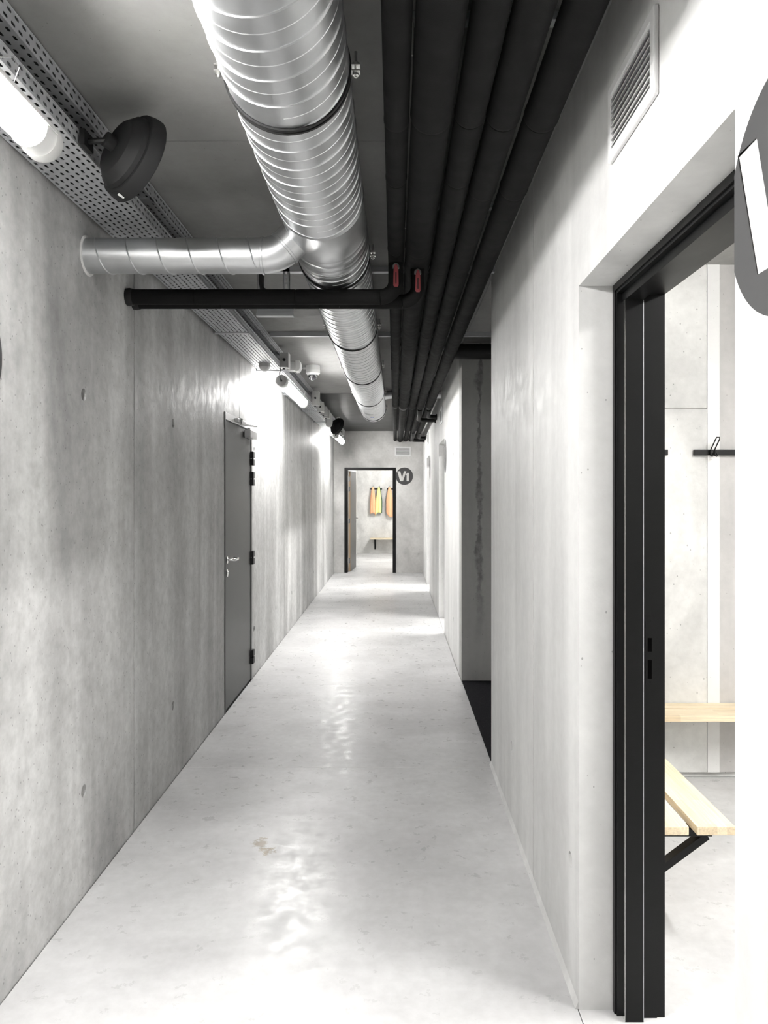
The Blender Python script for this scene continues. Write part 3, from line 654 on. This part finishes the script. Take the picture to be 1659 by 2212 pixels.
# ------------------------------------------------------------------ round black loudspeakers
def speaker(c, label, k=1.0, ax=(.63, .72, -.28), arm=None):
    t = thing('loudspeaker', c, label, 'loudspeaker')
    a = Vector(ax).normalized()
    MB().lathe([(-.062*k,0),(-.062*k,.070*k),(-.056*k,.088*k),(-.030*k,.118*k),(-.016*k,.122*k),(-.016*k,.110*k)], (0,0,0), a, 22).build('rear_shell', 'speaker', t, smooth=22, local=True)
    MB().lathe([(-.016*k,.110*k),(-.014*k,.134*k),(.010*k,.142*k),(.030*k,.142*k),(.034*k,.137*k),(.030*k,.12*k),(.02*k,0)], (0,0,0), a, 28).build('front_ring', 'speaker', t, smooth=30, local=True)
    u = Vector((0,0,-1)); u = (u-a*u.dot(a)).normalized(); w_ = a.cross(u)
    pc = a*.004*k+u*(.1405*k)
    MB().obox(pc, a, w_, u, .010*k, .004*k, .002*k).build('badge', 'white', t, local=True)
    bk = a*(-.062*k)
    b = MB().cyl(bk, bk+a*(-.03), .024, 14)
    if arm: b.tube([bk+a*(-.02), Vector(arm)-Vector(c)], .010, 8); b.obox(Vector(arm)-Vector(c), (1,0,0), (0,1,0), (0,0,1), .008, .035, .025)
    b.build('wall_bracket', 'speaker', t, smooth=40, local=True)
    return t
speaker((-.838, 2.43, Z(1.075)), 'large round black loudspeaker on the cable tray beside the nearest lamp', 1.0, arm=(-.961, 2.38, Z(1.10)))
speaker((-.838, 11.0, Z(.985)), 'small round black loudspeaker on the cable tray near the end wall', .9, ax=(.72, .6, -.34), arm=(-.961, 11.0, Z(1.09)))

# ------------------------------------------------------------------ small devices along the trays
def jbox(c, sx, sy, sz, label, m='grey_plastic'):
    t = thing('junction_box', c, label, 'junction box')
    x, y_, z = c
    MB().box(x-sx/2, x+sx/2-.014, y_-sy/2, y_+sy/2, z-sz/2, z+sz/2).build('body', m, t, bevel=.004)
    MB().box(x+sx/2-.014, x+sx/2, y_-sy/2-.002, y_+sy/2+.002, z-sz/2-.002, z+sz/2+.002).build('lid', m, t, bevel=.003)
    MB().cyl((x, y_-sy/2, z), (x, y_-sy/2-.018, z), .012, 12).cyl((x-.01, y_, z-sz/2), (x-.01, y_, z-sz/2-.01), .012, 12).build('cable_gland', 'rubber', t)
    return t
jbox((-.937, 6.52, Z(1.14)), .075, .10, .125, 'grey junction box on the tray above the sensor, nearest of the boxes')
t = thing('alarm_siren', (-.875, 6.95, Z(1.16)), 'white curved siren on the tray between junction box and dome camera', 'siren')
MB().plate([(0,-.05),(.03,-.045),(.045,-.02),(.048,.02),(.04,.05),(0,.055)], [], -.06, .06, lambda p, q, d: (-.90+p, 6.95+d, Z(1.16)+q)).build('cover', 'white', t, bevel=.004)
MB().box(-.978, -.90, 6.90, 7.0, Z(1.12), Z(1.20)).build('base', 'white', t, bevel=.003)
jbox((-.929, 8.98, Z(1.125)), .085, .12, .165, 'largest light grey junction box on the tray before the black ceiling')
for k, (yy, h) in enumerate(((9.5, .12), (9.95, .105), (10.35, .105))):
    jbox((-.925, yy, Z(1.085)), .085, .09, h, ['small grey junction box right behind the largest one', 'small grey junction box, second behind the largest one', 'small grey junction box in front of the oval light'][k])
t = thing('emergency_light', (-.93, 10.72, Z(1.04)), 'oval white bulkhead light on the tray beside the small loudspeaker', 'light')
MB().plate([(.0+.10*math.copysign(abs(math.cos(a))**.7, math.cos(a))*.5, .1*math.copysign(abs(math.sin(a))**.7, math.sin(a))) for a in [2*PI*k/28 for k in range(28)]], [], -.04, .04, lambda p, q, d: (-.925+p, 10.72+d, Z(1.045)+q)).build('cover', 'white', t, bevel=.008)
MB().box(-.970, -.945, 10.66, 10.78, Z(1.0), Z(1.10)).build('base', 'grey_plastic', t)
jbox((-.84, 11.35, Z(1.10)), .05, .06, .10, 'slim white box behind the small loudspeaker', 'white')
jb = jbox((-.845, 12.15, Z(.99)), .07, .09, .10, 'white box beside the farthest tube lamp', 'white')
MB().tube([(-.9758, 12.15, Z(1.09)), (-.93, 12.15, Z(1.09)), (-.88, 12.15, Z(1.06)), (-.86, 12.15, Z(1.03))], .008, 8).build('arm', 'tray', jb)
# motion sensor under the tray
t = thing('motion_sensor', (-1.07, 6.27, Z(1.07)), 'white dome motion sensor under the cable tray before the second lamp', 'sensor')
MB().lathe([(0,0),(0,.048),(.024,.047),(.028,.044),(.028,0)], (-1.07, 6.27, Z(1.0735)), (0,0,-1), 28).build('base', 'grey_plastic', t, smooth=40)
MB().lathe([(.028,.043),(.042,.040),(.055,.030),(.064,.015),(.066,0)], (-1.07, 6.27, Z(1.0735)), (0,0,-1), 28).build('lens', 'white', t, smooth=60)
# dome camera
t = thing('dome_camera', (-.80, 7.46, H), 'white dome security camera on the ceiling beside the duct', 'camera')
MB().lathe([(0,0),(0,.068),(.040,.068),(.041,.066),(.043,.066),(.044,.069),(.074,.069),(.092,.055),(.092,0)], (-.80, 7.46, H), (0,0,-1), 32).build('housing', 'white', t, smooth=35)
MB().lathe([(.092,.047),(.112,.044),(.130,.033),(.141,.017),(.144,0)], (-.80, 7.46, H), (0,0,-1), 32).build('dome', 'dome', t, smooth=60)
MB().lathe([(.092,.0485),(.110,.0455),(.128,.0345)], (-.80, 7.46, H), (0,0,-1), 8).build('lens_shroud', 'white', t, smooth=60) if False else None
MB().tube([(-.865, 7.45, H-.025), (-.90, 7.44, H-.03), (-.94, 7.42, H-.045), (-.985, 7.40, H-.05)], .005, 8).cyl((-.862, 7.45, H-.025), (-.892, 7.44, H-.028), .012, 12).build('cable', 'grey_plastic', t, smooth=60)

# ------------------------------------------------------------------ ventilation grilles
def vent(name_label, fn, wd=.345, ht=.19, n=8):
    t = thing('ventilation_grille', fn(0, 0, 0), name_label, 'vent')
    fr = .028
    MB().plate(rect(-wd/2, wd/2, -ht/2, ht/2), [rect(-wd/2+fr, wd/2-fr, -ht/2+fr, ht/2-fr)], .0, .012, lambda p, q, d: fn(p, q, d)).build('frame', 'alu', t, bevel=.004)
    MB().plate(rect(-wd/2+.01, wd/2-.01, -ht/2+.01, ht/2-.01), [], .0005, .0015, lambda p, q, d: fn(p, q, d)).build('back_plate', 'vent_dark', t)
    pz = (ht-2*fr)/n
    for k in range(n):
        z = -ht/2+fr+(k+.5)*pz
        v = [(-wd/2+fr, z-.006, .013), (wd/2-fr, z-.006, .013), (wd/2-fr, z+.004, .002), (-wd/2+fr, z+.004, .002)]
        pts = [fn(*q) for q in v]+[fn(a, b_+.003, c) for a, b_, c in v]
        MB().add(pts, [(0,1,2,3),(7,6,5,4),(0,4,5,1),(1,5,6,2),(2,6,7,3),(3,7,4,0)]).build('slat', 'alu', t)
    return t
for (y0, y1), lab in zip(DOORS, ('white louvred vent grille above the nearest doorway on the right', 'white louvred vent grille above the second doorway on the right', 'white louvred vent grille above the third doorway on the right')):
    yc = (y0+y1)/2
    vent(lab, lambda p, q, d, yc=yc: (XR-d, yc-p, Z(.933)+q))
vent('white louvred vent grille on the end wall under the pipes', lambda p, q, d: (.16+p, YE-d, Z(.853)+q), .32, .185, 5)

# ------------------------------------------------------------------ round room signs, letters cut out of the vinyl
LV = [(-.84,.57),(-.49,.57),(-.27,-.18),(-.04,.57),(.22,.57),(-.15,-.57),(-.48,-.57)]
L1 = [(.10,.12),(.33,.38),(.53,.38),(.53,-.57),(.25,-.57),(.25,.12)]
def disc_cut(cut, n=72):
    p = circ(0, 0, 1, n)
    return [(max(x, cut), y) for x, y in p if not x < cut-.0001] if False else clip_disc(cut, n)
def clip_disc(cut, n):
    a0 = math.acos(max(-1, cut)) if cut > -1 else PI
    if cut <= -1: return circ(0, 0, 1, n)
    return [(math.cos(a), math.sin(a)) for a in [-a0+2*a0*k/n for k in range(n+1)]]
def sign(label, fn, R, cut, letters):
    pts = [(x*R, y*R) for x, y in disc_cut(cut)]
    o = MB().plate(pts, [[(x*R, y*R) for x, y in l] for l in letters], 0.0003, .002, fn).build('room_sign', 'charcoal')
    return tag(o, label, 'sign')
def wsign(y, z): return lambda p, q, d: (XR-d, y-p, z+q)
sign('big grey round sign with a pale letter V on the wall beside the nearest doorway', wsign(1.0735, Z(.439)), .184, -.905, [LV])
sign('grey round sign seen edge-on beside the second doorway', wsign(8.53-.165, Z(.42)), .184, -.90, [LV])
sign('grey round sign seen edge-on beside the third doorway', wsign(12.2-.165, Z(.42)), .184, -.90, [])
sign('black round sign reading V1 beside the doorway at the end', lambda p, q, d: (.188+p, YE-d, Z(.362)+q), .172, -.965, [LV, L1])
sign('dark round sign on the left wall, cut by the picture edge', lambda p, q, d: (XL+d, 2.149+p, Z(.414)+q), .184, -1.1, [])

# ------------------------------------------------------------------ benches
def bench_bracket(root, m4, x, dep):
    """bracket in the bench frame: board length along x, seat depth along y (0 at the wall), z up"""
    b = MB(); zt = .38; ye = dep-.055
    b.box(x-.02, x+.02, 0.0, .006, .10, zt); b.box(x-.02, x+.02, 0.0, ye, zt-.006, zt); b.box(x-.02, x-.016, 0.006, ye, zt-.03, zt); b.box(x+.016, x+.02, .006, ye, zt-.03, zt)
    p = Vector((x, .012, .375-(ye-.012)*.74)); q = Vector((x, ye-.012, .365)); d = q-p; n = Vector((0, -d.z, d.y)).normalized(); c = (p+q)/2
    b.obox(c, (1,0,0), d, n, .019, d.length/2, .003)
    for s_ in (-1, 1): b.obox(c-n*.012, (1,0,0), d, n, .0017, d.length/2-.01, .014) if False else b.obox(c+Vector((s_*.0175,0,0))-n*.010, (1,0,0), d, n, .0017, d.length/2-.012, .012)
    b.v = [tuple(m4 @ Vector(p_)) for p_ in b.v]
    b.build('bracket', 'black_steel', root)
def bench(loc, rot, length, brackets, label, boards=((.09,.222),(.25,.382))):
    t = thing('bench', loc, label, 'bench'); m4 = Matrix.Translation(loc) @ Matrix.Rotation(rot, 4, 'Z')
    # each board is its own object so that the grain follows its length
    for y0, y1 in boards:
        o = MB().box(0, length, y0, y1, .38, .41).build('seat_board', 'pine', t, bevel=.002, local=True)
        o.rotation_euler = (0, 0, rot)
    for x in brackets: bench_bracket(t, m4, x, boards[-1][1])
    return t
# bench frame: x along the wall, y away from the wall
bench((XT, 3.90, 0), -PI/2, 1.28, (.20, 1.20), 'pine bench of two boards along the left wall of the near changing room')
b1 = bench((3.15, 4.176, 0), PI, 2.0, (.4, 1.765), 'pine bench along the back wall of the near changing room', boards=((.003,.093),(.117,.249)))
bench((2.9, 20.095, 0), PI, 3.54, (.4, 2.0, 3.42), 'pine bench on the back wall of the room at the end of the corridor', boards=((.003,.132),(.16,.292)))

# ------------------------------------------------------------------ coat rails
def coat_rail(x0, x1, yw, z, hooks, label):
    t = thing('coat_rail', ((x0+x1)/2, yw, z), label, 'coat rail')
    MB().box(x0, x1, yw-.020, yw, z-.015, z+.015).build('rail', 'black_steel', t, bevel=.001)
    for hx in hooks:
        b = MB(); y_ = yw-.026; s_ = .011
        b.tube([(hx-s_, y_, z-.012), (hx-s_+.003, y_-.012, z+.02), (hx-s_+.009, y_-.055, z+.068), (hx-s_+.013, y_-.06, z+.078), (hx+s_+.006, y_-.06, z+.078), (hx+s_+.008, y_-.055, z+.068), (hx+s_+.002, y_-.012, z+.02), (hx+s_, y_, z-.012)], .0034, 8)
        for q in (-1, 1):
            b.tube([(hx+q*s_, y_, z+.012), (hx+q*s_, y_-.012, z-.006), (hx+q*s_-.006, y_-.026, z-.018), (hx+q*s_, y_-.034, z-.024), (hx+q*s_+.008, y_-.03, z-.016), (hx+q*s_+.006, y_-.02, z-.008)], .0032, 8)
        b.box(hx-.014, hx+.014, yw-.030, yw-.019, z-.010, z+.014)
        b.build('hook', 'black_steel', t, smooth=50)
    return t
coat_rail(0.92, 1.487, 4.1765, Z(.228), (1.05, 1.21, 1.37), 'black coat rail on the changing room wall, its right end beside the door frame')
coat_rail(1.631, 2.5, 4.1765, Z(.228), (1.722, 1.886, 2.04, 2.2, 2.36), 'black coat rail with wire hooks, right one on the changing room wall')
coat_rail(-.645, -.335, 20.098, Z(.143), (-.575, -.415), 'black coat rail with orange and yellow vests in the room at the end')
coat_rail(-.21, .10, 20.098, Z(.143), (-.14, .0), 'black coat rail behind the right orange vest in the room at the end')

# ------------------------------------------------------------------ vests on the hooks in the end room
def vest(hx, m, label, wtop, wbot, L, skew, trim=None):
    t = thing('vest', (hx, 20.0, Z(.19)), label, 'vest')
    def shell(k0, k1, mname, nm, off=0.0, rows=18, cols=28):
        vs = []; fs = []
        for r in range(rows+1):
            f = r/rows; wd = wtop+(wbot-wtop)*min(1, (f*1.9))**.8
            for c in range(cols+1):
                g = k0+(k1-k0)*c/cols; a = PI*(1.0-g)      # half wrap around the hook, open to the wall
                fold = .012*f*math.sin(g*19+hx*7)+.007*f*math.sin(g*37+1)
                x = hx+wd*math.cos(a)*.5+skew*f; y_ = 20.03-(.028+.022*min(1, f*3))*math.sin(a)-fold*math.sin(a)+off
                ln = L*(1+.05*math.sin(g*5.2+hx*9)+.16*(g-.5)*(-1 if m == 'yellow' else 1))
                z = Z(.19)-f*ln
                vs.append((x, y_, z))
        for r in range(rows):
            for c in range(cols):
                i = r*(cols+1)+c; fs.append((i, i+1, i+cols+2, i+cols+1))
        o = MB().add(vs, fs).build(nm, mname, t, smooth=80)
        sm = o.modifiers.new('thickness', 'SOLIDIFY'); sm.thickness = .004
        return o
    shell(0, 1, m, 'cloth')
    if trim:
        shell(.80, 1.0, trim, 'trim', -.012, 14, 8); shell(.1, .95, trim, 'lining', .016, 18, 20)
    return t
vest(-.575, 'orange', 'orange vest hanging on the left of the three in the end room', .05, .145, .70, -.01)
vest(-.415, 'yellow', 'yellow vest with dark green trim between two orange ones', .05, .18, .70, -.01, 'green')
vest(-.135, 'orange', 'orange vest on the right coat rail beside the door frame', .05, .18, .74, .0)
